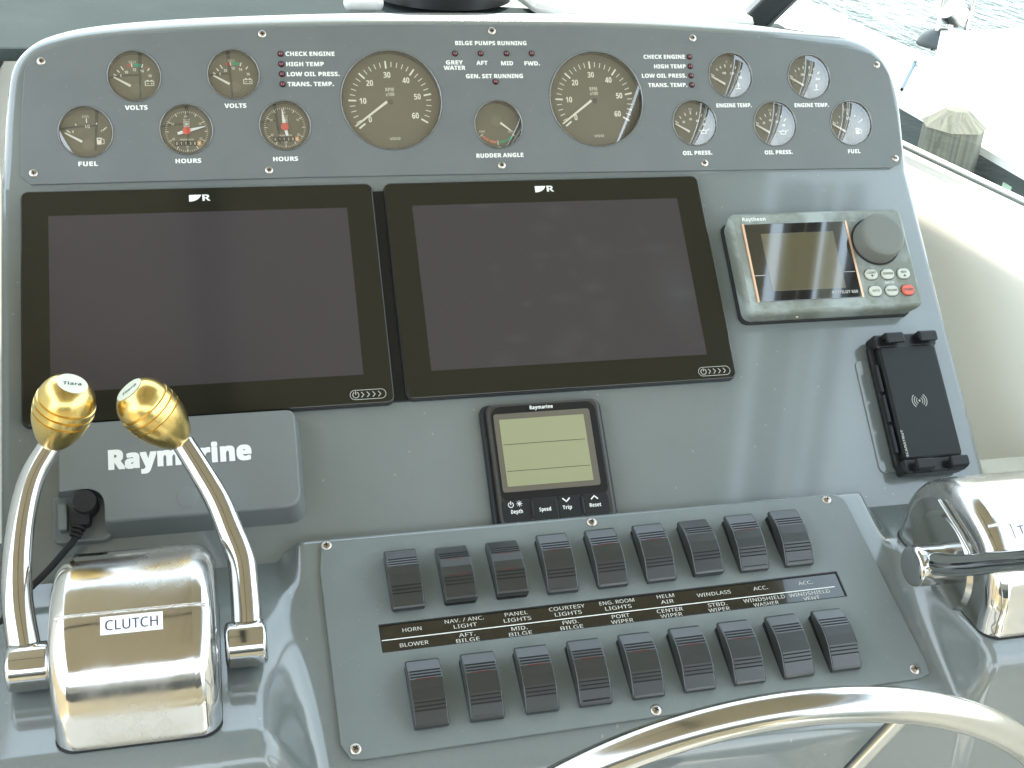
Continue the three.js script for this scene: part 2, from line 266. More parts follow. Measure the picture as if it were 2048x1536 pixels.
// ---------------------------------------------------------------- helm console
const GAUGES = [
  ['volt', -242, 92.6], ['volt', -155, 93.8], ['temp', 331, 90.8], ['temp', 416.7, 88.9],
  ['fuel', -286, 42.3], ['hour', -199.6, 43.3], ['hour', -111.7, 45.8], ['oil', 288.6, 42.8], ['oil', 374.6, 40.7], ['fuel', 458.8, 40.5],
  ['tach', -11.8, 68.6, 47.3], ['tach', 189, 68, 47.1], ['rudder', 89, 44, 23.2],
];
const consoleObj = thing('helm_console', 'grey gelcoat helm console with arched top, sloping face and switch pod', 'console');
function placed(name, geo, mat, frame, x, s, n, parent) { return place(part(name, geo, mat, parent), frame, x, s, n); }
{
  // sloping face
  const s = poly([[-360, -372], [519, -372], [519, 44], [-360, 44]]);
  placed('sloping_face', extr(s, 0, 7, -60, 5), M.gel, 'main', 0, 0, 0, consoleObj);
  // arched hood around the gauges: front, rounded edge, level top, rear drop
  const arch = [[-360, -14], [-356, 20], [-352, 59], [-346, 95], [-333, 114.5], [-312, 125.5], [-269, 134.5], [-182, 142], [-45, 147.6], [99, 149], [225, 147], [358, 139.5], [440, 132], [479, 125], [506, 106], [518, 70], [519.5, 12], [519.5, -14]].map(p => new THREE.Vector2(...p));
  const line = new THREE.SplineCurve(arch).getSpacedPoints(200), N = line.length, inward = line.map((p, i) => {
    const t = line[Math.min(N - 1, i + 1)].clone().sub(line[Math.max(0, i - 1)]).normalize(); return new THREE.Vector2(t.y, -t.x);
  });
  const [org, th] = FRAME.gauge, q = new THREE.Quaternion().setFromAxisAngle(new THREE.Vector3(1, 0, 0), th);
  const ring = (ins, n, back, drop = 0) => line.map((p, i) => V(p.x + inward[i].x * ins, p.y + inward[i].y * ins, n).applyQuaternion(q).add(org).add(V(0, -drop, -back)));
  const rows = [ring(7, 0, 0)]; for (let k = 1; k <= 6; k++) { const a = k / 6 * Math.PI / 2; rows.push(ring(7 - 7 * Math.sin(a), 0, 9 * (1 - Math.cos(a)))); }
  rows.push(ring(0.6, 0, 18), ring(2.4, 0, 30)); for (let k = 1; k <= 6; k++) { const a = k / 6 * Math.PI / 2; rows.push(ring(2.4 + 12 * (1 - Math.cos(a)), 0, 30 + 12 * Math.sin(a))); } rows.push(ring(30, 0, 43), ring(90, 0, 45));
  part('hood', grid(rows), M.gel, consoleObj);
  const front = new THREE.Shape(line.map((p, i) => new THREE.Vector2((p.x + inward[i].x * 7) * mm, (p.y + inward[i].y * 7) * mm)));
  for (const [k, x, y, r = 23] of GAUGES) { const h = new THREE.Path(); h.absarc(x * mm, y * mm, (r - 0.6) * mm, 0, Math.PI * 2, true); front.holes.push(h); }
  placed('gauge_face', shapeAt(front, 0, 40), M.gel, 'gauge', 0, 0, 0, consoleObj);

  // lower deck: level shelves left and right for the controls, sloping switch pod between them, front skirt
  const arc = (cx, cy, r, a0, a1, n) => { const o = []; for (let i = 0; i <= n; i++) { const a = R(a0 + (a1 - a0) * i / n); o.push([cx + r * Math.cos(a), cy + r * Math.sin(a)]); } return o; };
  const resample = (pts, n) => { const L = [0]; for (let i = 1; i < pts.length; i++) L.push(L[i - 1] + Math.hypot(pts[i][0] - pts[i - 1][0], pts[i][1] - pts[i - 1][1])); const o = []; let k = 0; for (let i = 0; i <= n; i++) { const d = L[L.length - 1] * i / n; while (k < L.length - 2 && L[k + 1] < d) k++; const u = (d - L[k]) / (L[k + 1] - L[k] || 1); o.push([pts[k][0] + (pts[k + 1][0] - pts[k][0]) * u, pts[k][1] + (pts[k + 1][1] - pts[k][1]) * u]); } return o; };
  const join = (a, b, c, na, nb, nc) => [...resample(a, na), ...resample(b, nb).slice(1), ...resample(c, nc).slice(1)];
  // three matched stretches: behind the rear edge, along the top, round the front and down
  const shelf = join([[-60, 0], [-3, 0]], [[-3, 0], [184, 0]], [[184, 0], ...arc(186, -22, 22, 90, 8, 10), [236, -330]], 24, 110, 46);
  const pod = join([[-6, -50], [-1.5, 6], ...arc(2.6, 16.1, 4, 175, 74, 8)], [[3.97, 19.9], [195, -49.6]], [[195, -49.6], ...arc(188.6, -67.1, 18.6, 68, 8, 8), [238, -330]], 24, 110, 46);
  const sm = t => { t = Math.max(0, Math.min(1, t)); return t * t * t * (t * (6 * t - 15) + 10); };
  const xs = []; for (let x = -470; x <= 640; x += (x > -200 && x < -100) || (x > 350 && x < 400) ? 1.6 : 7) xs.push(x);
  const rowsD = xs.map(x => shelf.map((a, j) => {
    const b = pod[j], z = b[0], f = sm(z / 170), wl = sm((x + 150 + f * 28) / (26 + f * 40)), wr = sm((392 + f * 6 - x) / (20 + f * 8)), w = Math.min(wl, wr);
    const well = x > -98 && x < 346 && z > 14 && z < 168 ? 9 : 0;      // cut-out under the switch plate
    return V(x, a[1] + (b[1] - a[1]) * w - well, a[0] + (b[0] - a[0]) * w);
  }));
  part('lower_deck', grid(rowsD), M.gel, consoleObj);
  // dash behind the hood
  const dash = extr(poly([[-1300, 560], [-350, 552], [-335, 400], [-320, 345], [516, 345], [560, 520], [560, 690], [-1300, 1150]]), 285, 4, 270); dash.rotateX(-Math.PI / 2);
  part('dash_top', dash, M.dash, consoleObj);
  const cap = extr(poly([[226, 800], [232, 720], [262, 668], [310, 640], [372, 632], [440, 640], [500, 640], [520, 700], [540, 900], [240, 900]], false), 304, 8, 286); cap.rotateX(-Math.PI / 2);
  part('white_dash_moulding', cap, M.deck, consoleObj);
  // black strip in the gap between the two plotters
  placed('gap_strip', slab(26, 206, 1, 2.5, 0.4), M.black, 'main', -31, -88, 0, consoleObj);
}
{
  const b = new THREE.BoxGeometry(1.1, 0.4, 1.3); b.translate(-0.95, 0.05, -0.55);
  structure('port_deck', b, M.deck);
}
{ // compass foot at the top of the frame
  const o = thing('compass', 'dark round compass base on the dash behind the hood', 'compass'); o.position.copy(V(128, 285, -806));
  const foot = new THREE.CylinderGeometry(0.086, 0.09, 0.03, 48); foot.translate(0, 0.022, 0); part('base', foot, M.black, o);
  const cup = new THREE.CylinderGeometry(0.066, 0.078, 0.06, 48); cup.translate(0, 0.066, 0); part('binnacle', cup, M.blackSoft, o);
  const dome = new THREE.SphereGeometry(0.066, 32, 16, 0, Math.PI * 2, 0, Math.PI / 2); dome.translate(0, 0.096, 0); part('dome', dome, M.bezelGlass, o);
  const clip = thing('mounting_block', 'small white block on the dash left of the compass', 'block'); clip.position.copy(V(14, 286, -727));
  part('body', new THREE.CapsuleGeometry(0.01, 0.03, 6, 16).rotateZ(Math.PI / 2), M.white, clip).position.y = 0.012;
}

// ---------------------------------------------------------------- screws (shared)
function screwGeo(r) {
  const d = new THREE.LatheGeometry([[0, 1.5], [r * 0.4, 1.42], [r * 0.75, 1.0], [r * 0.96, 0.4], [r, 0]].map(p => new THREE.Vector2(p[0] * mm, p[1] * mm)), 20); d.rotateX(Math.PI / 2); return d;
}
const SCREW = screwGeo(4.1), SLOT = merge([bar(3.6, 0.9, 0.3, 0, 0, 1.5), bar(0.9, 3.6, 0.3, 0, 0, 1.5)]);
function addScrew(parent, x, y, z, k = 1) { const s = part('screw', SCREW, M.screw, parent); s.position.copy(V(x, y, z)); s.rotation.z = rnd() * 3; s.scale.setScalar(k); part('cross_slot', SLOT, M.ridge, s); return s; }

// ---------------------------------------------------------------- gauge panel
{
  const o = place(thing('gauge_panel', 'grey gauge panel with white lettering along the arched console top', 'instrument panel'), 'gauge', 0, 0, 0);
  const out = poly([[-334, -4], [-341, 3], [-341, 12], [-338.5, 60], [-334.5, 98], [-329, 108], [-318, 116], [-296, 123], [-248, 131], [-128, 138], [-27, 141], [88, 141.6], [199, 139.8], [303, 134], [411, 126], [466, 118.5], [488, 113], [500, 104], [507, 90], [512, 49], [513.5, 8], [510, -3], [500, -7], [290, -5.2], [87, -3.6], [-101, -3]]);
  for (const [k, x, y, r = 23] of GAUGES) { const h = new THREE.Path(); h.absarc(x * mm, y * mm, (r + 0.9) * mm, 0, Math.PI * 2, true); out.holes.push(h); }
  part('panel_plate', extr(out, 2.6, 0.6, 0.2, 2, 40), M.plate, o);
  for (const [x, y] of [[-320, 106], [-127, 131.3], [89.6, 135], [294.3, 128.6], [494, 101], [-331.5, 6], [-128.8, 4.2], [89.3, 4.1], [295.5, 1.9], [505.2, 2.6]]) addScrew(o, x, y, 2.6, 0.9);
  const ledG = new THREE.SphereGeometry(2.3 * mm, 16, 8), ledR = new THREE.TorusGeometry(2.6 * mm, 0.5 * mm, 6, 20);
  const led = (x, y) => { const l = part('warning_light', ledG, M.led, o); l.position.copy(V(x, y, 2.6)); part('light_rim', ledR, M.ridge, l); };
  const T = [[0, 112.7], [0, 103], [0, 93.6], [0, 84.2]];
  for (const [, y] of T) { led(-111.5, y); led(288.9, y - 3.1); }
  for (const x of [51.9, 76.8, 102.2, 127.1]) led(x, 113); led(89.3, 85.4);
  const lab = (s, x, y, w, al = 0) => part('lettering', text(s, x, y, w, 4.1, 2.75, fontBold, al, 0, 0.12), M.print, o);
  const W = { 'CHECK ENGINE': 45, 'HIGH TEMP': 34.5, 'LOW OIL PRESS.': 48.5, 'TRANS. TEMP.': 42.5 };
  Object.keys(W).forEach((s, i) => { lab(s, -107, T[i][1], W[s], -1); lab(s, 283.9, T[i][1] - 3.1, W[s] * 0.965, 1); });
  lab('VOLTS', -241.8, 63.6, 19.5); lab('VOLTS', -155.1, 64.5, 19.5); lab('FUEL', -285.4, 13.5, 16.5); lab('HOURS', -199.5, 14.4, 22.5); lab('HOURS', -113.3, 14.5, 22.5);
  lab('BILGE PUMPS RUNNING', 87.7, 123.1, 70); lab('GREY', 50.6, 104.3, 16.5); lab('WATER', 50.4, 99.1, 21); lab('AFT', 77.4, 103.8, 11); lab('MID', 102, 103.4, 12); lab('FWD.', 126.8, 103.2, 15.5); lab('GEN. SET RUNNING', 88.7, 90.9, 56); lab('RUDDER ANGLE', 88.1, 13.9, 46);
  lab('ENGINE TEMP.', 331.9, 60, 38); lab('ENGINE TEMP.', 416.5, 59.4, 38); lab('OIL PRESS.', 288.6, 12.5, 31); lab('OIL PRESS.', 375.5, 11.5, 30.5); lab('FUEL', 459.1, 10.9, 14);
}

// ---------------------------------------------------------------- gauges
const DIALBG = '#686354', INK = '#ece8d6';
function dial(px, draw) {
  return canvasTex(px, px, (c, w) => {
    c.fillStyle = DIALBG; c.fillRect(0, 0, w, w); c.translate(w / 2, w / 2); c.scale(w / 100, -w / 100);   // units: -50..50, y up
    const tick = (a, r0, r1, lw, st = INK) => { c.strokeStyle = st; c.lineWidth = lw; c.beginPath(); c.moveTo(r0 * Math.cos(R(a)), r0 * Math.sin(R(a))); c.lineTo(r1 * Math.cos(R(a)), r1 * Math.sin(R(a))); c.stroke(); };
    const tx = (s, x, y, h, st = INK, wt = 'bold', sx = 0.82) => { c.save(); c.translate(x, y); c.scale(sx, -1); c.fillStyle = st; c.font = `${wt} ${h * 10}px sans-serif`; c.scale(0.1, 0.1); c.textAlign = 'center'; c.textBaseline = 'middle'; c.fillText(s, 0, 0); c.restore(); };
    draw(c, tick, tx);
  });
}
const arcBand = (c, cx, cy, r, a0, a1, lw, st) => { c.strokeStyle = st; c.lineWidth = lw; c.beginPath(); c.arc(cx, cy, r, R(a0), R(a1)); c.stroke(); };
const low = (c, cx, cy) => (a, r0, r1, lw, st = INK) => { c.strokeStyle = st; c.lineWidth = lw; c.beginPath(); c.moveTo(cx + r0 * Math.cos(R(a)), cy + r0 * Math.sin(R(a))); c.lineTo(cx + r1 * Math.cos(R(a)), cy + r1 * Math.sin(R(a))); c.stroke(); };
const DIAL = {
  tach: dial(1024, (c, tick, tx) => {
    for (let i = 0; i <= 30; i++) { const a = 217 - i * 249 / 30; i % 5 ? tick(a, 36.5, 42, 0.8) : tick(a, 35, 43, 1.7); }
    [0, 10, 20, 30, 40, 50, 60].forEach((n, i) => { const a = 217 - i * 41.5; tx(String(n), 28.3 * Math.cos(R(a)), 28.3 * Math.sin(R(a)), 8.2); });
    tx('RPM', 0, 13, 5.2, '#cfcbb8'); tx('x100', 0, 8, 5, '#cfcbb8'); tx('VDO', 1, -38, 3.6, '#cfcbb8', 'bold', 1.5);
  }),
  volt: dial(512, (c, tick, tx) => {
    const lt = low(c, 2, -20);
    [[146, 46, 52], [134, 45, 52], [122, 44, 53], [98, 44, 53], [73, 44, 52], [56, 43, 50]].forEach(t => lt(t[0], t[1], t[2], 2.2)); lt(64, 45, 49, 1.2, '#c55');
    arcBand(c, 2, -20, 48, 101, 109, 6, '#b5423a'); arcBand(c, 2, -20, 48, 75, 95, 6, '#3f8f6d');
    tx('VOLT', -3, 34, 7.5, '#c0bba6'); tx('8', -27, 6, 7); tx('10', -16, 13, 8); tx('12', 0, 18, 8); tx('14', 15, 15, 8); tx('16', 30, 5, 8);
    c.strokeStyle = INK; c.lineWidth = 1.4; c.strokeRect(20, -15, 17, 9); c.fillStyle = INK; c.fillRect(23, -6, 4, 2.4); c.fillRect(31, -6, 4, 2.4); c.fillRect(23, -11.5, 4, 1.2); c.fillRect(31, -11.5, 4, 1.2); c.fillRect(32.4, -13, 1.2, 4);
    c.fillStyle = '#726d5d'; c.beginPath(); c.arc(2, -22, 11, 0, 7); c.fill();
  }),
  fuel: dial(512, (c, tick, tx) => {
    const lt = low(c, 2, -20); [[145, 40, 49], [119, 43, 47], [91, 43, 52], [66, 43, 47], [42, 40, 50]].forEach(t => lt(t[0], t[1], t[2], 2));
    tx('FUEL', 0, 36, 7.5, '#c0bba6'); tx('1/2', 2, 15, 8); tx('0', -26, 5, 7); tx('1', 29, 6, 7);
    c.fillStyle = INK; c.fillRect(19, -22, 9, 14); c.strokeStyle = INK; c.lineWidth = 1.3; c.beginPath(); c.moveTo(28, -10); c.lineTo(33, -12); c.lineTo(33, -20); c.lineTo(29, -21); c.stroke(); c.fillStyle = DIALBG; c.fillRect(21, -13, 5, 3);
    c.fillStyle = '#726d5d'; c.beginPath(); c.arc(2, -22, 11, 0, 7); c.fill();
  }),
  temp: dial(512, (c, tick, tx) => {
    const lt = low(c, 2, -20); [[146, 42, 51], [125, 44, 50], [112, 44, 50], [98, 44, 51], [80, 44, 51], [66, 44, 50], [48, 42, 50]].forEach(t => lt(t[0], t[1], t[2], 2));
    tx('°F', 0, 36, 7, '#c0bba6'); tx('100', -30, -4, 7.5); tx('190', -8, 10, 7.5); tx('220', 12, 9, 7.5); tx('250', 30, 0, 7.5);
    c.strokeStyle = INK; c.lineWidth = 1.4; c.beginPath(); c.moveTo(24, -12); c.lineTo(24, -24); c.moveTo(18, -26); c.lineTo(30, -26); c.moveTo(24, -15); c.lineTo(28, -15); c.moveTo(24, -19); c.lineTo(28, -19); c.stroke();
  }),
  oil: dial(512, (c, tick, tx) => {
    const lt = low(c, 2, -20); [[145, 42, 51], [128, 44, 51], [111, 44, 51], [95, 44, 52], [77, 44, 51], [62, 44, 50], [47, 42, 50]].forEach(t => lt(t[0], t[1], t[2], 2));
    tx('PSI', -2, 36, 7, '#c0bba6'); tx('0', -32, -2, 7.5); tx('20', -20, 7, 7.5); tx('40', -3, 13, 7.5); tx('60', 13, 9, 7.5); tx('80', 29, 1, 7.5);
    c.strokeStyle = INK; c.lineWidth = 1.5; c.strokeRect(20, -20, 12, 7); c.beginPath(); c.moveTo(32, -15); c.lineTo(40, -10); c.moveTo(20, -15); c.lineTo(15, -12); c.moveTo(26, -13); c.lineTo(26, -10); c.stroke();
  }),
  hour: dial(512, (c, tick, tx) => {
    for (let i = 0; i < 60; i++) tick(90 - i * 6, i % 5 ? 39.5 : 36, 43, i % 5 ? 0.9 : 1.7);
    ['60', '10', '20', '30', '40', '50'].forEach((s, i) => tx(s, 31.5 * Math.cos(R(90 - i * 60)), 31.5 * Math.sin(R(90 - i * 60)), 7, '#cfcbb8'));
    tx('Quartz', 1, 25, 5.5, '#c0bba6'); c.strokeStyle = INK; c.lineWidth = 1; c.strokeRect(-4.5, 10, 10, 11); c.beginPath(); c.arc(0.5, 15.5, 3, 0, 7); c.stroke(); c.fillStyle = INK; c.fillRect(-1.5, 14, 4, 3);
    tx('ENGINE HOURS', 0, -17, 4.6, '#cfcbb8');
    for (let i = 0; i < 5; i++) { c.fillStyle = '#23201b'; c.fillRect(-25 + i * 9, -30, 8, 10); tx('01138'[i], -21 + i * 9, -25, 8.5, '#d8d4c4'); }
    c.fillStyle = '#d8a06a'; c.fillRect(20, -30, 8, 10); tx('6', 24, -25, 8, '#f3ead8');
  }),
  rudder: dial(512, (c, tick, tx) => {
    arcBand(c, 0, 12, 47, 224, 244, 5, '#c4745c'); arcBand(c, 0, 12, 47, 247, 266, 5, '#c4745c'); arcBand(c, 0, 12, 47, 273, 292, 5, '#2f8f66'); arcBand(c, 0, 12, 47, 295, 314, 5, '#2f8f66');
    const lt = low(c, 0, 12); [[221, 43, 52], [269.5, 43, 53], [318, 43, 51]].forEach(t => lt(t[0], t[1], t[2], 1.6)); tx('PORT', -34, -11, 6.5, '#cfcbb8'); tx('STBD', 30, -12, 6.5, '#cfcbb8'); tx('VDO', 2, -46, 4);
    c.fillStyle = '#726d5d'; c.beginPath(); c.arc(0, 12, 12, 0, 7); c.fill();
  }),
};
for (const k of Object.keys(DIAL)) DIAL[k] = phys([1, 1, 1], 0.45, { map: DIAL[k] });
function needleGeo(len, w0, w1, back = 0) { const s = poly([[-back, -w0 / 2], [len, -w1 / 2], [len, w1 / 2], [-back, w0 / 2]]); return extr(s, 0.8, 0.15, 0, 1); }
const GLABEL = ['round voltmeter, upper left of the pair, above the fuel gauge', 'round voltmeter beside the left CHECK ENGINE warning lights', 'engine temperature gauge beside the right CHECK ENGINE lights', 'engine temperature gauge nearest the upper right panel corner', 'fuel gauge at the far left end of the gauge panel', 'hour meter with red hub next to the left fuel gauge', 'hour meter with red hub next to the left tachometer', 'oil pressure gauge next to the right tachometer', 'oil pressure gauge between the other oil gauge and right fuel gauge', 'pale reflecting fuel gauge at the far right of the panel', 'large tachometer left of the bilge pump lights', 'large tachometer right of the bilge pump lights', 'rudder angle gauge with red and green arc between the tachometers'];
const GCAT = { volt: 'voltmeter', temp: 'temperature gauge', fuel: 'fuel gauge', hour: 'hour meter', oil: 'oil gauge', tach: 'tachometer', rudder: 'rudder gauge' };
const GNAME = { volt: 'voltmeter', temp: 'temperature_gauge', fuel: 'fuel_gauge', hour: 'hour_meter', oil: 'oil_pressure_gauge', tach: 'tachometer', rudder: 'rudder_gauge' };
GAUGES.forEach(([k, x, y, r = 23], i) => {
  const o = place(thing(GNAME[k], GLABEL[i], GCAT[k]), 'gauge', x, y, 0);
  const rim = new THREE.LatheGeometry([[r - 1.1, -5], [r - 0.9, 1.6], [r - 0.5, 2.7], [r, 3.3], [r + 0.5, 3.3], [r + 0.8, 2.6], [r + 0.8, -1]].map(p => new THREE.Vector2(p[0] * mm, p[1] * mm)), 64); rim.rotateX(Math.PI / 2);
  part('bezel', rim, M.gaugeWall, o);
  const cup = new THREE.CylinderGeometry((r - 0.8) * mm, (r - 0.8) * mm, 0.006, 48, 1, true); cup.rotateX(Math.PI / 2); cup.translate(0, 0, -0.003); part('case', cup, M.gaugeWall, o);
  const d = new THREE.CircleGeometry((r - 1) * mm, 64); const face = part('dial', d, DIAL[k], o); face.position.z = -0.0045; if (k === 'tach') face.rotation.z = R(1.5);
  const ndl = (g, ang, px, py, z = -0.0036, m = M.needle, nm = 'needle') => { const n = part(nm, g, m, o); n.position.set(px * mm, py * mm, z); n.rotation.z = R(ang); return n; };
  const u = r * 2 / 100;
  if (k === 'tach') { ndl(needleGeo(41 * u, 2.4, 1.5, 0), 216.5, -4 * u, 0, -0.0034); part('needle_hub', disc(2.6, -4.2), M.gaugeWall, o); }
  else if (k === 'hour') {
    const a = i === 5 ? 14 : 96; ndl(needleGeo(37 * u, 3.2, 0.8, 0), a, 0, 0, -0.0034, M.white, 'hand'); ndl(needleGeo(18 * u, 3.0, 2.4, 0), i === 5 ? 196 : 282, 0, 0, -0.0034, M.white, 'hand');
    const hub = new THREE.CylinderGeometry(3.5 * mm, 3.5 * mm, 0.0016, 24); hub.rotateX(Math.PI / 2); part('hub', hub, std([0.6, 0.1, 0.07], 0.5), o).position.z = -0.0022;
  } else if (k === 'rudder') ndl(needleGeo(36 * u, 2.2, 1.0, -9 * u), -38, 0, 12 * u);
  else { const hx = 2, hy = -22; ndl(needleGeo(48 * u, 2.2, 1.3, -12 * u), 150, hx * u, hy * u); }
  // slightly domed glass
  const RR = r * r / (2 * 2.4) + 1.2, th = Math.asin((r - 0.9) / RR), gl = new THREE.SphereGeometry(RR * mm, 48, 10, 0, Math.PI * 2, 0, th); gl.rotateX(Math.PI / 2); gl.translate(0, 0, (-RR * Math.cos(th) + 2.0) * mm);
  part('glass', gl, M.glass, o);
});

// ---------------------------------------------------------------- two big black chartplotters
const smearAndGlare = canvasTex(1024, 640, (x, w, h) => {
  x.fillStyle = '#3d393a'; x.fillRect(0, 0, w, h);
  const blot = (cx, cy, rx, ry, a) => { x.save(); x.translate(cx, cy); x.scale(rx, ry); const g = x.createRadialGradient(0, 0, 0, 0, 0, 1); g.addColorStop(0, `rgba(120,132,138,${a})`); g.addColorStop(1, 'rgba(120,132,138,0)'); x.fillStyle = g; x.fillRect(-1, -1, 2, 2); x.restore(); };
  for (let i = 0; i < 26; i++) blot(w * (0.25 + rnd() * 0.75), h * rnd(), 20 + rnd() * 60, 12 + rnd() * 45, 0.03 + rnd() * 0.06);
  blot(w * 0.62, h * 0.55, 60, 34, 0.1); blot(w * 0.6, h * 0.26, 34, 40, 0.08); blot(w * 0.93, h * 0.6, 120, 200, 0.1);  // two small smudges; the tall right-hand blot is painted glare haze
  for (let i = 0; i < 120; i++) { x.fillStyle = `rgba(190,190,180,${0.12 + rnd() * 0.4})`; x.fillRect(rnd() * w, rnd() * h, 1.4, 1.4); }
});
const lcdSmearGlare = phys([1, 1, 1], 0.16, { map: smearAndGlare, clearcoat: 0.25, clearcoatRoughness: 0.05, specularIntensity: 0.8 });
function plotter(label, cx, cy, W, H, dx, dy, DW, DH, lx, ly, px, py) {
  const o = place(thing('chartplotter', label, 'chartplotter'), 'main', cx, cy, 0);
  part('housing', slab(W, H, 7, 5.5, 0.8), M.black, o);
  part('front_glass', slab(W - 1.4, H - 1.4, 6.5, 8, 0.9, 5.2), M.bezelGlass, o);
  const g = new THREE.PlaneGeometry(DW * mm, DH * mm); part('display', g, cx > 0 ? lcdSmearGlare : M.lcdOff, o).position.copy(V(dx - cx, dy - cy, 8.15));
  const sail = new THREE.Shape(); sail.moveTo(-9.4 * mm, 3.2 * mm); sail.lineTo(1.2 * mm, 3.2 * mm); sail.quadraticCurveTo(-1 * mm, -3.2 * mm, -9.4 * mm, -3.4 * mm); sail.closePath();
  const mark = part('maker_mark', merge([shapeAt(sail, 8.2), text('R', 5.6, 0.2, 7, 6.2, 8.2)]), M.print, o); mark.position.copy(V(lx - cx, ly - cy, 0));
  const w = 31.5, h = 9, outl = rrect(w, h, h / 2), hole = rrect(w - 1, h - 1, (h - 1) / 2); outl.holes.push(hole);
  const list = [shapeAt(outl, 8.2), ...stroke(arcPts(-10.6, 0, 2.6, 125, 415, 18), 0.8, 8.2), ...stroke([[-10.6, 0.6], [-10.6, 3]], 0.8, 8.2)];
  for (let k = 0; k < 4; k++) { const x = -4.6 + k * 4.9; list.push(...stroke([[x - 1, 2.2], [x + 0.9, 0], [x - 1, -2.2]], 0.7, 8.2)); }
  part('power_mark', merge(list), M.printGrey, o).position.copy(V(px - cx, py - cy, 0));
}
plotter('large black chartplotter on the left, partly behind the brass knobs', -189.5, -86.2, 306.5, 214.8, -190.5, -85, 257.6, 162, -191.3, 9.7, -59.4, -184.4);
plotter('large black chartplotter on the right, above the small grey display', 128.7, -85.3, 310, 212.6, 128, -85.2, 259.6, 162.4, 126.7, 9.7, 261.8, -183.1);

// ---------------------------------------------------------------- cover box with big white lettering
{
  const o = place(thing('plotter_cover', 'grey plastic cover box with large white lettering behind the levers', 'cover'), 'main', 0, 0, 0);
  const outline = (g) => {                       // g: outward flare in mm; lower left corner notched for the plug
    const s = new THREE.Shape(), X0 = (-311.5 - g * 0.6), X1 = -124 + g * 0.6, Y1 = -200.5 + g * 0.3, Y0 = -284 - g, P = (x, y) => [x * mm, y * mm];
    s.moveTo(...P(-277, Y0)); s.lineTo(...P(X1 - 14, Y0)); s.quadraticCurveTo(...P(X1, Y0), ...P(X1, Y0 + 14)); s.lineTo(...P(X1, Y1 - 8)); s.quadraticCurveTo(...P(X1, Y1), ...P(X1 - 8, Y1));
    s.lineTo(...P(X0 + 8, Y1)); s.quadraticCurveTo(...P(X0, Y1), ...P(X0, Y1 - 8)); s.lineTo(...P(X0, -256)); s.lineTo(...P(-292, -255)); s.quadraticCurveTo(...P(-277, -256), ...P(-277, -271)); s.closePath(); return s;
  };
  const lv = [[30, -2.6], [29.6, -1.2], [28.4, -0.2], [26, 0.5], [14, 3.2], [0, 6.6]];
  const rows = lv.map(([z, g]) => { const p = outline(g).getPoints(14); p.pop(); return p.map(a => new THREE.Vector3(a.x, a.y, z * mm)); });
  part('shell', grid(rows, true), M.cover, o);
  part('front', shapeAt(outline(-2.6), 30, 14), M.cover, o);
  part('notch_floor', slab(44, 40, 6, 10, 2, 0, -297, -273), M.cover, o);
  part('notch_rib', slab(7, 22, 2, 22, 1.5, 4, -310, -274), M.cover, o);
  part('lettering', text('Raymarine', -217.5, -233.2, 112, 16.6, 30.3, fontBold, 0, 0, 0.7), M.white, o);
  const b = new THREE.SphereGeometry(9 * mm, 24, 12); b.scale(1, 1, 0.22); part('dimple', b, M.cover, o).position.copy(V(-213.8, -268.5, 29.6));
}
{ // black plug and its cable
  const o = place(thing('power_plug', 'black right-angle plug with cable running down behind the left lever', 'plug'), 'main', 0, 0, 0);
  const cyl = new THREE.CylinderGeometry(8.8 * mm, 9.3 * mm, 20 * mm, 28); cyl.rotateX(Math.PI / 2); part('cap', cyl, M.rubber, o).position.copy(V(-292, -265.5, 22));
  part('body', slab(12.5, 18, 4, 25, 2.5, 10, -295, -274), M.rubber, o);
  const rib = []; for (let i = 0; i < 3; i++) { const t = new THREE.TorusGeometry((4.6 - i * 0.5) * mm, 1.3 * mm, 8, 18); t.rotateX(Math.PI / 2 - 0.1); t.rotateZ(-0.4); t.translate((-298.2 - i * 1.3) * mm, (-284 - i * 3) * mm, 20 * mm); rib.push(t); }
  part('strain_relief', merge(rib), M.rubber, o);
  const c = new THREE.CatmullRomCurve3([[-295.5, -276, 20], [-300.2, -291, 20], [-310.5, -303.6, 20], [-321.7, -316, 20], [-332.4, -326.6, 21], [-345.5, -339.9, 24], [-359.8, -366, 30]].map(p => V(...p)));
  part('cable', new THREE.TubeGeometry(c, 40, 2.7 * mm, 12), M.rubber, o);
}

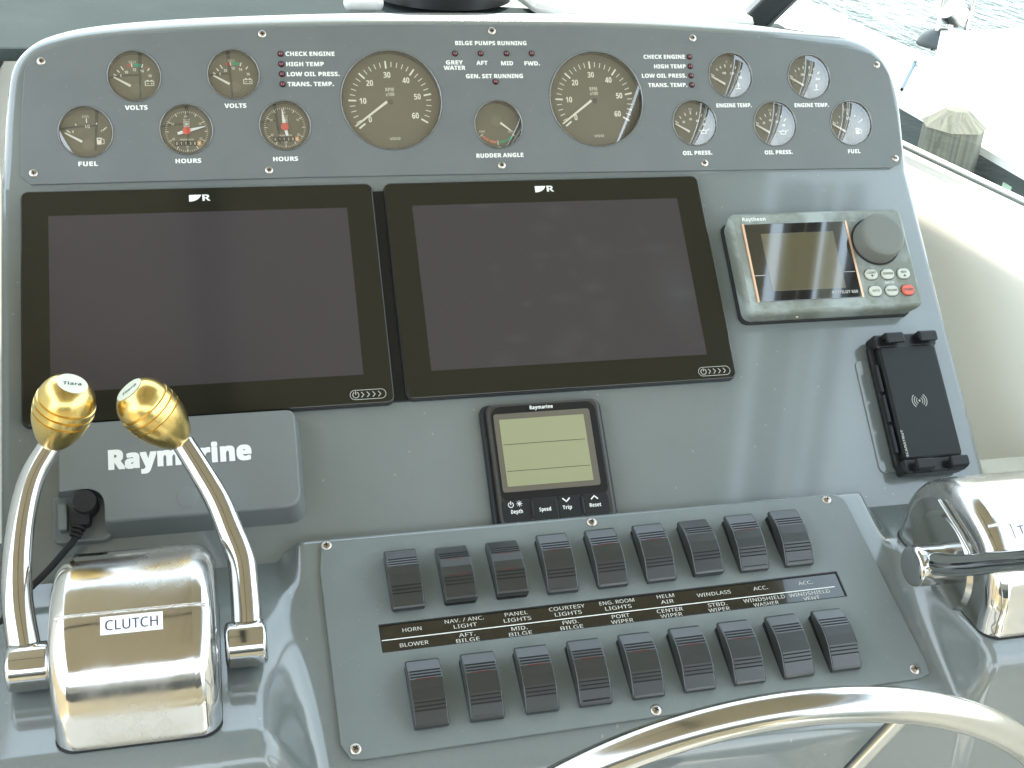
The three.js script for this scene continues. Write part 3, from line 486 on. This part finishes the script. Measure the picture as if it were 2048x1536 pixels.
// ---------------------------------------------------------------- small instrument display
{
  const o = place(thing('instrument_display', 'small black instrument with a blank olive screen above the switches', 'display'), 'main', 92.3, -258, 0);
  part('case', slab(112, 114, 9, 8, 3), M.blackSoft, o);
  part('surround', slab(103, 110, 7, 14, 2.4, 6, 0.6, 0), std([0.035, 0.032, 0.026], 0.4), o);
  const fas = rrect(96, 88, 10, 0.4, 8.5); part('fascia', extr(fas, 14.5, 0.4, 12), M.black, o);
  part('screen_frame', slab(87.5, 70.5, 2.5, 14.8, 0.25, 14, -1.9, 10.2), std([0.12, 0.105, 0.08], 0.35), o);
  part('screen', slab(77, 60.4, 0.6, 15.1, 0.1, 14.6, -2.6, 9.9), M.lcdSage, o);
  part('screen_line', merge([...stroke([[-40, 17.2], [33.5, 17.2]], 0.45, 15.2), ...stroke([[-39.6, -6.8], [34.4, -6.8]], 0.45, 15.2)]), M.ridge, o);
  const cell = [[-35.4, 25.5, 'Depth', -36], [-10.4, 21.6, 'Speed', -11], [11.6, 20.6, 'Trip', 8.7], [34.9, 24.6, 'Reset', 34]];
  cell.forEach(([x, w, s, tx], i) => {
    const b = part('button', slab(w, 20, i === 0 || i === 3 ? 4 : 1, 14.9, 0.7, 12, x, -42), M.blackSoft, o);
    part('lettering', text(s, tx, -42.4, s.length * 2.05, 3.3, 15.05), M.print, b);
    const sym = i === 0 ? [...stroke(arcPts(-40.5, -36.3, 2.2, 125, 415, 14), 0.75, 15.05), ...stroke([[-40.5, -36], [-40.5, -33.4]], 0.75, 15.05), disc(1.2, 15.05, -33, -35.8), ...[0, 45, 90, 135].flatMap(a => stroke([[-33 - 2.6 * Math.cos(R(a)), -35.8 - 2.6 * Math.sin(R(a))], [-33 + 2.6 * Math.cos(R(a)), -35.8 + 2.6 * Math.sin(R(a))]], 0.4, 15.05))]
      : i === 2 ? stroke([[5.8, -34.6], [8.7, -37.4], [11.6, -34.6]], 1.1, 15.05) : i === 3 ? stroke([[31.2, -37], [34, -34.4], [36.8, -37]], 1.1, 15.05) : null;
    if (sym) part('symbol', merge(sym), M.print, b);
  });
  part('divider', slab(2.6, 15, 1.2, 15.8, 0.8, 13, -22.4, -41.5), M.black, o); part('divider', slab(2.6, 15, 1.2, 15.8, 0.8, 13, 22.4, -41.5), M.black, o);
  part('maker_lettering', text('Raymarine', -1.5, 49.5, 21, 3.3, 15.0), M.print, o);
}

// ---------------------------------------------------------------- autopilot control head
{
  const o = place(thing('autopilot_control', 'worn grey autopilot head with round knob and striped screen', 'autopilot'), 'main', 390.5, -83.5, 0);
  part('gasket_base', slab(181, 106, 9, 4, 1, 0, -1, -0.5), M.rubber, o);
  const ring = (w, h, r, z, n = 8) => { const p = rrect(w, h, r).getPoints(n); p.pop(); return p.map(a => new THREE.Vector3(a.x, a.y, z * mm)); };
  const rows = [[178, 103, 9, 3], [181, 105, 9, 12], [183, 105.5, 8, 20], [182, 104.5, 7, 24], [178.5, 101, 5.5, 25.8], [176, 98.5, 4.5, 26]].map(a => ring(...a));
  part('case', grid(rows, true), M.autoCase, o);
  part('case_front', shapeAt(rrect(176, 98.5, 4.5), 26), M.autoCase, o);
  part('window', slab(107, 80.5, 1, 26.9, 0.3, 25, -25.8, -0.4), phys([0.012, 0.011, 0.01], 0.04, { ior: 2.1, clearcoat: 1, clearcoatRoughness: 0.02 }), o);
  part('screen', slab(75.8, 59.6, 0.8, 27.1, 0.1, 26.5, -25.4, -0.6), phys([0.1, 0.085, 0.045], 0.06, { ior: 2.1, clearcoat: 1, clearcoatRoughness: 0.03 }), o);
  for (const x of [-79.6, 28.2]) part('trim_strip', bar(2, 81, 1.2, x, -0.4, 26.8), M.copper, o);
  part('pointer_mark', merge([...stroke([[-78, -14], [-68, -14]], 0.7, 27.1), ...stroke([[14, -14], [26, -14]], 0.5, 27.1)]), M.printGrey, o);
  part('maker_lettering', text('Raytheon', -66.5, 45.4, 24, 3.8, 26.2), M.print, o);
  part('model_lettering', text('RAYPILOT 650', 10.5, -34.6, 27, 3, 27.05), M.printGrey, o); part('model_lettering', text('ST80', 36.5, 40.3, 6, 1.8, 26.2), M.printGrey, o);
  const kn = new THREE.LatheGeometry([[0, 17.5], [17, 17.6], [20.6, 17.2], [22.4, 15.4], [23.2, 8], [23.6, 0]].map(p => new THREE.Vector2(p[0] * mm, p[1] * mm)), 56); kn.rotateX(Math.PI / 2);
  const k = part('knob', kn, M.knobGrey, o); k.position.copy(V(55, 16.6, 27)); const kr = new THREE.TorusGeometry(24.4 * mm, 0.9 * mm, 8, 56); part('knob_gap', kr, M.rubber, k);
  const B = [[42.2, -17.8, 'LIGHT', 1], [59.6, -18.2, 'RESPONSE'], [76.6, -18.4, 'NAV', 2], [42.3, -35.4, 'AUTO'], [59.7, -35.7, 'RESUME'], [77, -35.7, 'STANDBY']];
  B.forEach(([x, y, s, tri], i) => {
    const b = part('button', slab(13.2, 10.6, 5, 28.2, 1.1, 24, x, y), i === 5 ? M.buttonRed : M.buttonGrey, o, i === 5 ? 'red STANDBY button' : undefined);
    const rim = rrect(14.6, 12, 5.8, x, y); rim.holes.push(rrect(13, 10.4, 5, x, y)); part('button_rim', shapeAt(rim, 26.1), M.ridge, b);
    part('lettering', text(s, x, y + (tri ? 1.2 : 0), Math.min(10.4, s.length * 1.9), 2.3, 28.35), std([0.1, 0.1, 0.08], 0.6), b);
    if (tri) part('arrow', shapeAt(poly(tri === 1 ? [[x - 1.6, y - 1.2], [x + 1.6, y - 1.2], [x, y - 3.4]] : [[x - 1.6, y - 3.4], [x + 1.6, y - 3.4], [x, y - 1.2]]), 28.35), M.ridge, b);
  });
  part('lettering', text('PWR STR', 60, -26.8, 9.5, 1.9, 26.2), M.print, o);
  const sc = new THREE.SphereGeometry(1.8 * mm, 12, 8); part('case_screw', sc, M.screw, o).position.copy(V(-38, -52.6, 14));
}

// ---------------------------------------------------------------- phone holder
{
  const o = place(thing('phone_holder', 'black wireless charging phone holder near the right console edge', 'phone holder'), 'main', 454, -229.5, 0);
  part('backing_plate', slab(74, 112, 6, 1.6, 0.5, 0, -8, -6), M.gel, o);
  part('body', slab(70, 128, 8, 13, 3, 3, 1.5, 0), M.black, o);
  part('charging_pad', slab(60, 112, 4, 21, 2.2, 11, 1.5, 0.5), phys([0.01, 0.0115, 0.012], 0.45, { specularIntensity: 0.6, bumpMap: rep(grain, 40), bumpScale: 0.00005 }), o);
  for (let i = 0; i < 3; i++) part('side_slot', slab(3.2, 27, 1, 17, 0.5, 11, -32, 26 - i * 30), M.blackSoft, o);
  const arcs = []; for (const sgn of [-1, 1]) for (const r of [3.2, 5.4, 7.6]) arcs.push(...stroke(arcPts(0, 0, r, sgn > 0 ? -48 : 132, sgn > 0 ? 48 : 228, 8), 0.8, 21.2)); arcs.push(disc(1, 21.2));
  part('charging_symbol', merge(arcs), M.printGrey, o).position.copy(V(0.5, 0, 0));
  const tx = text('SCANSTRUT', 0, 0, 26, 2.4, 0); tx.rotateZ(Math.PI / 2); tx.translate(-25.4 * mm, -40 * mm, 21.2 * mm); part('maker_lettering', tx, M.printGrey, o);
  // clamp bars top and bottom, two hooked jaws on each
  for (const sg of [1, -1]) {
    part('clamp_bar', slab(66, 14, 4, 20, 2, 3, 1.5, sg * 61.5), M.black, o);
    const jaw = merge([slab(19, 6, 2, 27, 1.5, 8, 0, 0), slab(19, 10, 2, 29, 1.5, 24.5, 0, -sg * 3)]);
    for (const x of [-13, 22]) part('clamp_jaw', jaw, M.blackSoft, o).position.copy(V(x, sg * 65, 0));
  }
}

// ---------------------------------------------------------------- switch pod: plate, legend strip, 18 rockers
const COLS = [-49, -6.8, 35.6, 77.8, 120.2, 162.4, 204.2, 246, 287.2];
{
  const o = place(thing('switch_panel', 'grey switch plate with black legend strip below the displays', 'switch panel'), 'pod', 0, 0, 0);
  const s = poly([[-104, -1.5], [-110.5, -7], [-113.5, -30], [-114, -176], [-108, -187.5], [-98, -189], [350, -187], [360, -184], [361.5, -176], [356.5, -12], [351, -5.5], [344, -4.2], [119, -2.6]]);
  s.holes.push(rrect(393.5, 24.8, 0.8, 122.6, -94.2));
  part('panel_plate', extr(s, 0, 0.6, -2.4, 2), M.podPlate, o);
  part('legend_strip', slab(393, 24.4, 0.6, -1.5, 0.1, -5.5, 122.6, -94.2), phys([0.014, 0.012, 0.008], 0.08, { clearcoat: 1, clearcoatRoughness: 0.02 }), o);
  const edge = [[122.6, -81.2, 394, 0.5], [122.6, -107.2, 394, 0.5]]; const frame = rrect(393.6, 25, 0.8, 122.6, -94.2); frame.holes.push(rrect(391.6, 23, 0.6, 122.6, -94.2));
  part('strip_wall', extr(frame, -0.5, 0.1, -5.4), M.ridge, o);
  const K = [['HORN'], ['NAV. / ANC.', 'LIGHT'], ['PANEL', 'LIGHTS'], ['COURTESY', 'LIGHTS'], ['ENG. ROOM', 'LIGHTS'], ['HELM', 'AIR'], ['WINDLASS'], ['ACC.'], ['ACC.']];
  const L = [['BLOWER'], ['AFT.', 'BILGE'], ['MID.', 'BILGE'], ['FWD.', 'BILGE'], ['PORT', 'WIPER'], ['CENTER', 'WIPER'], ['STBD.', 'WIPER'], ['WINDSHIELD', 'WASHER'], ['WINDSHIELD', 'VENT']];
  const put = (t, x, y) => part('lettering', text(t, x, y, t.replace(/[ .\/]/g, '').length * 3.75 + t.replace(/[^ .\/]/g, '').length * 1.8, 3.3, -1.4, fontReg, 0, 0, 0.02), M.printDim, o);
  COLS.forEach((x, i) => {
    K[i].forEach((t, j) => put(t, x + 0.6, K[i].length > 1 ? -85.6 - j * 5.3 : -88.6)); L[i].forEach((t, j) => put(t, x + 0.4, L[i].length > 1 ? -98.9 - j * 4.8 : -101.4));
  });
  part('divider_line', merge(stroke([[-73, -95.5], [312, -95.5]], 0.8, -1.4)), M.print, o);
  for (const [x, y] of [[-106, -3.9], [119.5, -7.2], [339.8, -8.6], [349.4, -179.2], [125.8, -183], [-103.8, -180.5]]) addScrew(o, x, y, 0, 1.1);
}
{
  const prof = poly([[-26.3, 1], [-26.6, 3.8], [-26, 5.4], [-24.6, 6.5], [-16, 10.1], [-8, 13], [0, 13.5], [8, 13], [16, 10.1], [24.6, 6.5], [26, 5.4], [26.6, 3.8], [26.3, 1]]);
  const rg = new THREE.ExtrudeGeometry(prof, { depth: 23.6 * mm, bevelEnabled: true, bevelThickness: 1.3 * mm, bevelSize: 1.2 * mm, bevelOffset: -1.2 * mm, bevelSegments: 3 });
  rg.translate(0, 0, -11.8 * mm); rg.applyMatrix4(new THREE.Matrix4().makeBasis(new THREE.Vector3(0, 1, 0), new THREE.Vector3(0, 0, 1), new THREE.Vector3(1, 0, 0)));
  const hAt = s => { const a = Math.abs(s); return a < 8 ? 13.5 - a * 0.0625 : a < 16 ? 13 - (a - 8) * 0.3625 : 10.1 - (a - 16) * 0.419; }, slope = s => -Math.sign(s) * (Math.abs(s) > 16 ? 0.4 : Math.abs(s) > 8 ? 0.35 : 0.06);
  const ridge = (() => { return bar(23.4, 0.95, 0.9, 0, 0, 0); })(), lens = bar(15, 0.9, 0.7, 0, 0, 0), base = slab(26, 51, 2, 3.4, 0.6), fr = slab(24, 49, 2, 6.5, 1, 3);
  const proto = thing('rocker_switch', '', 'switch', 'rocker switches on the grey switch plate');
  part('base', base, M.black, proto); part('base_wall', fr, M.black, proto);
  const rk = part('rocker', rg, M.rocker, proto); rk.position.set(0, 0, 0.0022);
  for (const s of [15.2, 12.5, 9.8, -9.8, -12.5, -15.2]) { const m = part('groove', ridge, M.groove, rk); m.position.set(0, s * mm, (hAt(s) - 0.18) * mm); m.rotation.x = slope(s); }
  for (const s of [7.9, -7.9]) { const m = part('indicator_lens', lens, M.redLens, rk); m.position.set(0, s * mm, (hAt(s) - 0.3) * mm); m.rotation.x = slope(s); }
  const TOPS = ['horn switch, first of the upper row, above the HORN legend', 'navigation light switch above the NAV. / ANC. LIGHT legend, pressed down at top', 'panel light switch above the PANEL LIGHTS legend, pressed down at top', 'courtesy light switch above the COURTESY LIGHTS legend', 'engine room light switch above the ENG. ROOM LIGHTS legend', 'rocker switch above the HELM AIR legend', 'rocker switch above the WINDLASS legend, set level', 'rocker switch above the left ACC. legend', 'rocker switch above the right ACC. legend, last of the upper row'];
  const BOTS = ['blower switch, first of the lower row, under the BLOWER legend', 'rocker switch under the AFT. BILGE legend', 'rocker switch under the MID. BILGE legend', 'rocker switch under the FWD. BILGE legend', 'rocker switch under the PORT WIPER legend', 'rocker switch under the CENTER WIPER legend', 'rocker switch under the STBD. WIPER legend', 'rocker switch under the WINDSHIELD WASHER legend', 'rocker switch under the WINDSHIELD VENT legend, last of the lower row'];
  const LENS = [[0, 3, 3, 1, 1, 1, 0, 1, 0], [1, 1, 1, 1, 1, 1, 1, 0, 0]];      // which red lines show: 1 upper, 2 lower
  const tilt = [[3, -5, -5.5, 6.5, 7, 7.5, 1, 7, 7.5], [6, 6.5, 7, 7, 7, 7, 7, 7.5, 5]];
  let first = true;
  for (const row of [0, 1]) COLS.forEach((x, i) => {
    let o = proto; if (!first) { o = proto.clone(); o.name = numbered('rocker_switch'); scene.add(o); o.userData = { ...proto.userData }; } first = false;
    o.userData.label = (row ? BOTS : TOPS)[i];
    place(o, 'pod', x + (row ? 2.2 : 0), row ? -147 : -47.2, 0);
    const rocker = o.children.find(c => c.name === 'rocker'); rocker.rotation.x = R(tilt[row][i] + (rnd() - 0.5) * 1.6); rocker.rotation.z = R((rnd() - 0.5) * 1.2);
    rocker.children.filter(c => c.name === 'indicator_lens').forEach((c, j) => { c.userData.off = !(LENS[row][i] & (j + 1)); });
  });
}

// ---------------------------------------------------------------- engine controls
function controlHousing(o, x0, x1) {
  // section: short upright foot, half round above; ends rounded over
  const prof = ins => {
    const p = [], rr = 74 - ins, rv = 69 - ins, fl = [[1.2, 0], [1.0, 5], [0.5, 10], [0, 15]]; for (const [f, y] of fl) p.push([112 + rr + f, y]); for (let i = 1; i <= 44; i++) { const a = Math.PI * i / 44; p.push([112 + rr * Math.cos(a), 20 + rv * Math.sin(a)]); } for (const [f, y] of fl.slice().reverse()) p.push([112 - rr - f, y]); return p;
  };
  const rows = [], rf = 15, add = (x, ins) => rows.push(prof(ins).map(([z, y]) => V(x, y, z)));
  for (let k = 0; k <= 8; k++) { const a = k / 8 * Math.PI / 2; add(x0 + rf * (1 - Math.cos(a)), rf * (1 - Math.sin(a))); }
  for (let k = 1; k <= 6; k++) add(x0 + rf + (x1 - x0 - 2 * rf) * k / 6, 0);
  for (let k = 8; k >= 0; k--) { const a = k / 8 * Math.PI / 2; add(x1 - rf * (1 - Math.cos(a)), rf * (1 - Math.sin(a))); }
  part('housing', grid(rows), M.chrome, o);
  for (const x of [x0, x1]) { const p = prof(rf), s = new THREE.Shape(p.map(a => new THREE.Vector2(a[0] * mm, a[1] * mm))), g = new THREE.ShapeGeometry(s); g.applyMatrix4(new THREE.Matrix4().makeBasis(new THREE.Vector3(0, 0, 1), new THREE.Vector3(0, 1, 0), new THREE.Vector3(-1, 0, 0))); g.translate(x * mm, 0, 0); part('end_plate', g, M.stainless, o); }
  // joint line over the top, at the angle where the two shells meet
  const jl = []; for (let k = 0; k <= 10; k++) { const x = x0 + 6 + (x1 - x0 - 12) * k / 10, d = Math.max(0, 9 - Math.min(x - x0, x1 - x)) * 0.6; const a = R(63); jl.push(V(x, 20 + (69.2 - d) * Math.sin(a), 112 + (74.2 - d) * Math.cos(a))); }
  part('joint_bead', new THREE.TubeGeometry(new THREE.CatmullRomCurve3(jl), 30, 1.3 * mm, 8), M.chrome, o);
  const g2 = slab(x1 - x0 + 0.5, 151.5, 14, 1.4, 0.4, 0, (x0 + x1) / 2, -112); g2.rotateX(-Math.PI / 2); part('base_gasket', g2, M.rubber, o);
}
function curvedLabel(o, str, x0, x1, a0, a1, font) {
  const rows = []; for (let i = 0; i <= 8; i++) { const a = R(a0 + (a1 - a0) * i / 8); rows.push([x0, x1].map(x => V(x, 20 + 69.6 * Math.sin(a), 112 + 74.6 * Math.cos(a)))); }
  const lb = part('label', grid(rows), std([0.85, 0.85, 0.84], 0.5), o);
  const g = new THREE.ShapeGeometry(fontReg.generateShapes(str, 1), 8); g.computeBoundingBox(); const b = g.boundingBox, w = (x1 - x0) * 0.84, h = 75.5 * R(a1 - a0) * 0.52, p = g.attributes.position;
  for (let i = 0; i < p.count; i++) { const u = (p.getX(i) - b.min.x) / (b.max.x - b.min.x), v = p.getY(i) / CAP.get(fontReg), a = R((a0 + a1) / 2) + (v - 0.5) * h / 72; const q = V((x0 + x1) / 2 + (u - 0.5) * w, 20 + 69.85 * Math.sin(a), 112 + 74.85 * Math.cos(a)); p.setXYZ(i, q.x, q.y, q.z); }
  g.computeVertexNormals(); part('lettering', g, std([0.03, 0.035, 0.08], 0.6), lb);
}
function leverTube(pts, w, t) {                                  // tapered oval bar through pts; w: half widths along x, t: half thickness
  const c = new THREE.CatmullRomCurve3(pts.map(p => V(...p))), n = 60, rows = [];
  for (let i = 0; i <= n; i++) {
    const u = i / n, p = c.getPointAt(u), T = c.getTangentAt(u), side = new THREE.Vector3(1, 0, 0).addScaledVector(T, -T.x).normalize(), nn = new THREE.Vector3().crossVectors(T, side).normalize(), r = [];
    for (let j = 0; j < 28; j++) { const a = j / 28 * Math.PI * 2, cx = Math.sign(Math.cos(a)) * Math.pow(Math.abs(Math.cos(a)), 0.95), cy = Math.sign(Math.sin(a)) * Math.pow(Math.abs(Math.sin(a)), 0.95); r.push(p.clone().addScaledVector(side, cx * w(u) * mm).addScaledVector(nn, cy * t(u) * mm)); } rows.push(r);
  }
  return grid(rows, true);
}
function hub(o, x0, x1, r, y = 18, z = 117) {
  const a = Math.min(x0, x1), b = Math.max(x0, x1), L = b - a, g = new THREE.LatheGeometry([[0, 0], [r - 4, 0], [r - 1.4, 1], [r, 3.5], [r, L - 3.5], [r - 1.4, L - 1], [r - 4, L], [0, L]].map(p => new THREE.Vector2(p[0] * mm, p[1] * mm)), 40); g.rotateZ(-Math.PI / 2); g.translate(a * mm, y * mm, z * mm); return part('lever_hub', g, M.chromeClean, o);
}
function brassKnob(parent, base, dir) {
  const P = [[0, 0], [9, 0], [11.2, 1.2], [13.2, 3], [15.8, 6.8], [18, 11], [20.2, 15.5], [22, 20], [23.1, 24], [23.9, 28], [24.2, 30], [22.9, 30.4], [22.9, 31.6], [24.5, 32], [24.7, 34.5], [24.8, 37], [23.3, 37.4], [23.3, 38.6], [24.7, 39], [24.5, 41], [24.2, 43], [22.6, 43.4], [22.6, 44.6], [23.4, 45], [22.6, 48], [21.4, 51], [19.8, 53.7], [17.8, 56], [15.6, 57.9], [13.4, 59.2], [12.2, 59.6]];
  const g = new THREE.LatheGeometry(P.map(p => new THREE.Vector2(p[0] * mm, p[1] * mm)), 96);
  g.scale(0.87, 0.95, 0.87); const k = part('knob', toCreasedNormals(g.scale(1000, 1000, 1000), 0.6).scale(0.001, 0.001, 0.001), M.brass, parent); k.position.copy(base); const d = new THREE.Vector3(...dir).normalize(); k.quaternion.setFromUnitVectors(new THREE.Vector3(0, 1, 0), d);
  return k;
}
{
  const o = thing('clutch_control', 'chrome twin-lever clutch control with brass knobs and white label', 'engine control');
  controlHousing(o, -303, -194);
  curvedLabel(o, 'CLUTCH', -268, -228, 51, 60.8);
  const mk = (hx, pts, kb, dir, twist) => {
    hub(o, hx[0], hx[1], 17);
    const lv = part('lever', leverTube(pts, u => 11.6 - 3.2 * u, u => 8.5 - 1.5 * u), M.chromeClean, o);
    const k = brassKnob(lv, kb, dir);
    const dg = new THREE.CircleGeometry(11 * mm, 40); dg.rotateX(-Math.PI / 2); dg.translate(0, 56.9 * mm, 0); const disk = part('emblem_disc', dg, std([0.62, 0.64, 0.5], 0.3), k);
    const t = text('Tiara', 0, 0, 13, 3.6, 0, fontBold, 0, 0.3); t.rotateX(-Math.PI / 2); t.rotateY(twist); t.translate(0, 57.1 * mm, 0); part('emblem_lettering', t, std([0.03, 0.05, 0.1], 0.5), k);
  };
  mk([-338, -308], [[-324, 14, 121], [-326.9, 29, 106.3], [-330.6, 52, 84.4], [-329.6, 77.7, 60.1], [-323.9, 103.6, 35.5], [-317.3, 117.9, 21.9], [-306, 132, 9.5]], V(-305, 133.5, 8), [0.36, 0.9, 0.12], 0.3);
  mk([-190, -160], [[-174.4, 14.4, 120.1], [-173.4, 30.1, 105.3], [-173.5, 45.9, 90.4], [-174.7, 62.1, 75.1], [-181.6, 78.7, 59.4], [-189.3, 95.6, 43.5], [-200.7, 112.8, 27.2], [-212, 128.5, 12.5]], V(-213, 130, 11), [-0.58, 0.8, 0.0], 0.2);
}
{
  const o = thing('throttle_control', 'chrome throttle control cut off by the right frame edge', 'engine control');
  controlHousing(o, 394, 516);
  curvedLabel(o, 'THROTTLE', 419, 477, 53, 63);
  hub(o, 364, 395, 17.5, 21, 113);
  const boss = new THREE.CylinderGeometry(40 * mm, 44 * mm, 3 * mm, 48, 1, false, Math.PI * 0.0, Math.PI * 2); boss.rotateZ(Math.PI / 2); boss.translate(392.5 * mm, 21 * mm, 112 * mm); part('pivot_boss', boss, M.stainless, o);
  part('lever', leverTube([[379, 19, 114], [379, 30, 124], [381, 42, 142], [384, 56, 160], [387, 74, 181], [389, 96, 208], [392, 130, 250]], u => 10.5 - 2 * u, u => 9.6 - 2 * u), M.chromeClean, o);
  const tr = new THREE.CatmullRomCurve3([[391, 70, 92], [391, 62, 128], [391, 56, 146], [391, 44, 152]].map(p => V(...p)), false, 'catmullrom', 0.1);
  part('trim_slot', new THREE.TubeGeometry(tr, 30, 1.8 * mm, 8), M.chromeClean, o);
  const sc = part('screw', SCREW, M.screw, o); sc.position.copy(V(393.6, 12, 140)); sc.rotation.y = -Math.PI / 2; part('cross_slot', SLOT, M.ridge, sc);
}

// ---------------------------------------------------------------- steering wheel
{
  const o = thing('steering_wheel', 'polished stainless steering wheel rim and spoke in the foreground', 'steering wheel');
  o.position.copy(V(135.6, -91.4, 325.6));
  const th = R(99), S = new THREE.Vector3(0, Math.sin(th), -Math.cos(th)), X0 = new THREE.Vector3(1, 0, 0), N0 = new THREE.Vector3().crossVectors(X0, S);
  const X = X0.clone().multiplyScalar(Math.cos(R(2.3))).addScaledVector(N0, Math.sin(R(2.3))), N = new THREE.Vector3().crossVectors(X, S).normalize();
  const rim = new THREE.TorusGeometry(0.2323, 0.0104, 32, 200); rim.applyMatrix4(new THREE.Matrix4().makeBasis(X, S, N)); part('rim', rim, M.stainless, o);
  const hubC = N.clone().multiplyScalar(-0.012);
  for (let i = 0; i < 5; i++) {
    const a = R(74.2 + i * 72), p = X.clone().multiplyScalar(Math.cos(a) * 0.2323).addScaledVector(S, Math.sin(a) * 0.2323);
    const c = new THREE.CatmullRomCurve3([p, p.clone().lerp(hubC, 0.5), hubC]);
    part('spoke', new THREE.TubeGeometry(c, 24, 0.0045, 14), M.stainless, o);
  }
  const hb = new THREE.SphereGeometry(0.032, 32, 16); hb.scale(1, 1, 0.5); hb.applyMatrix4(new THREE.Matrix4().makeBasis(X, S, N)); hb.translate(hubC.x, hubC.y, hubC.z); part('hub', hb, M.stainless, o);
  const sh = new THREE.TubeGeometry(new THREE.LineCurve3(hubC, hubC.clone().addScaledVector(N, -0.06)), 1, 0.02, 20); part('shaft', sh, M.stainless, o);
}
{ const off = []; scene.traverse(c => { if (c.userData.off) off.push(c); delete c.userData.off; }); off.forEach(c => c.removeFromParent()); }   // switches without a lit line there
renderer.render(scene, camera);
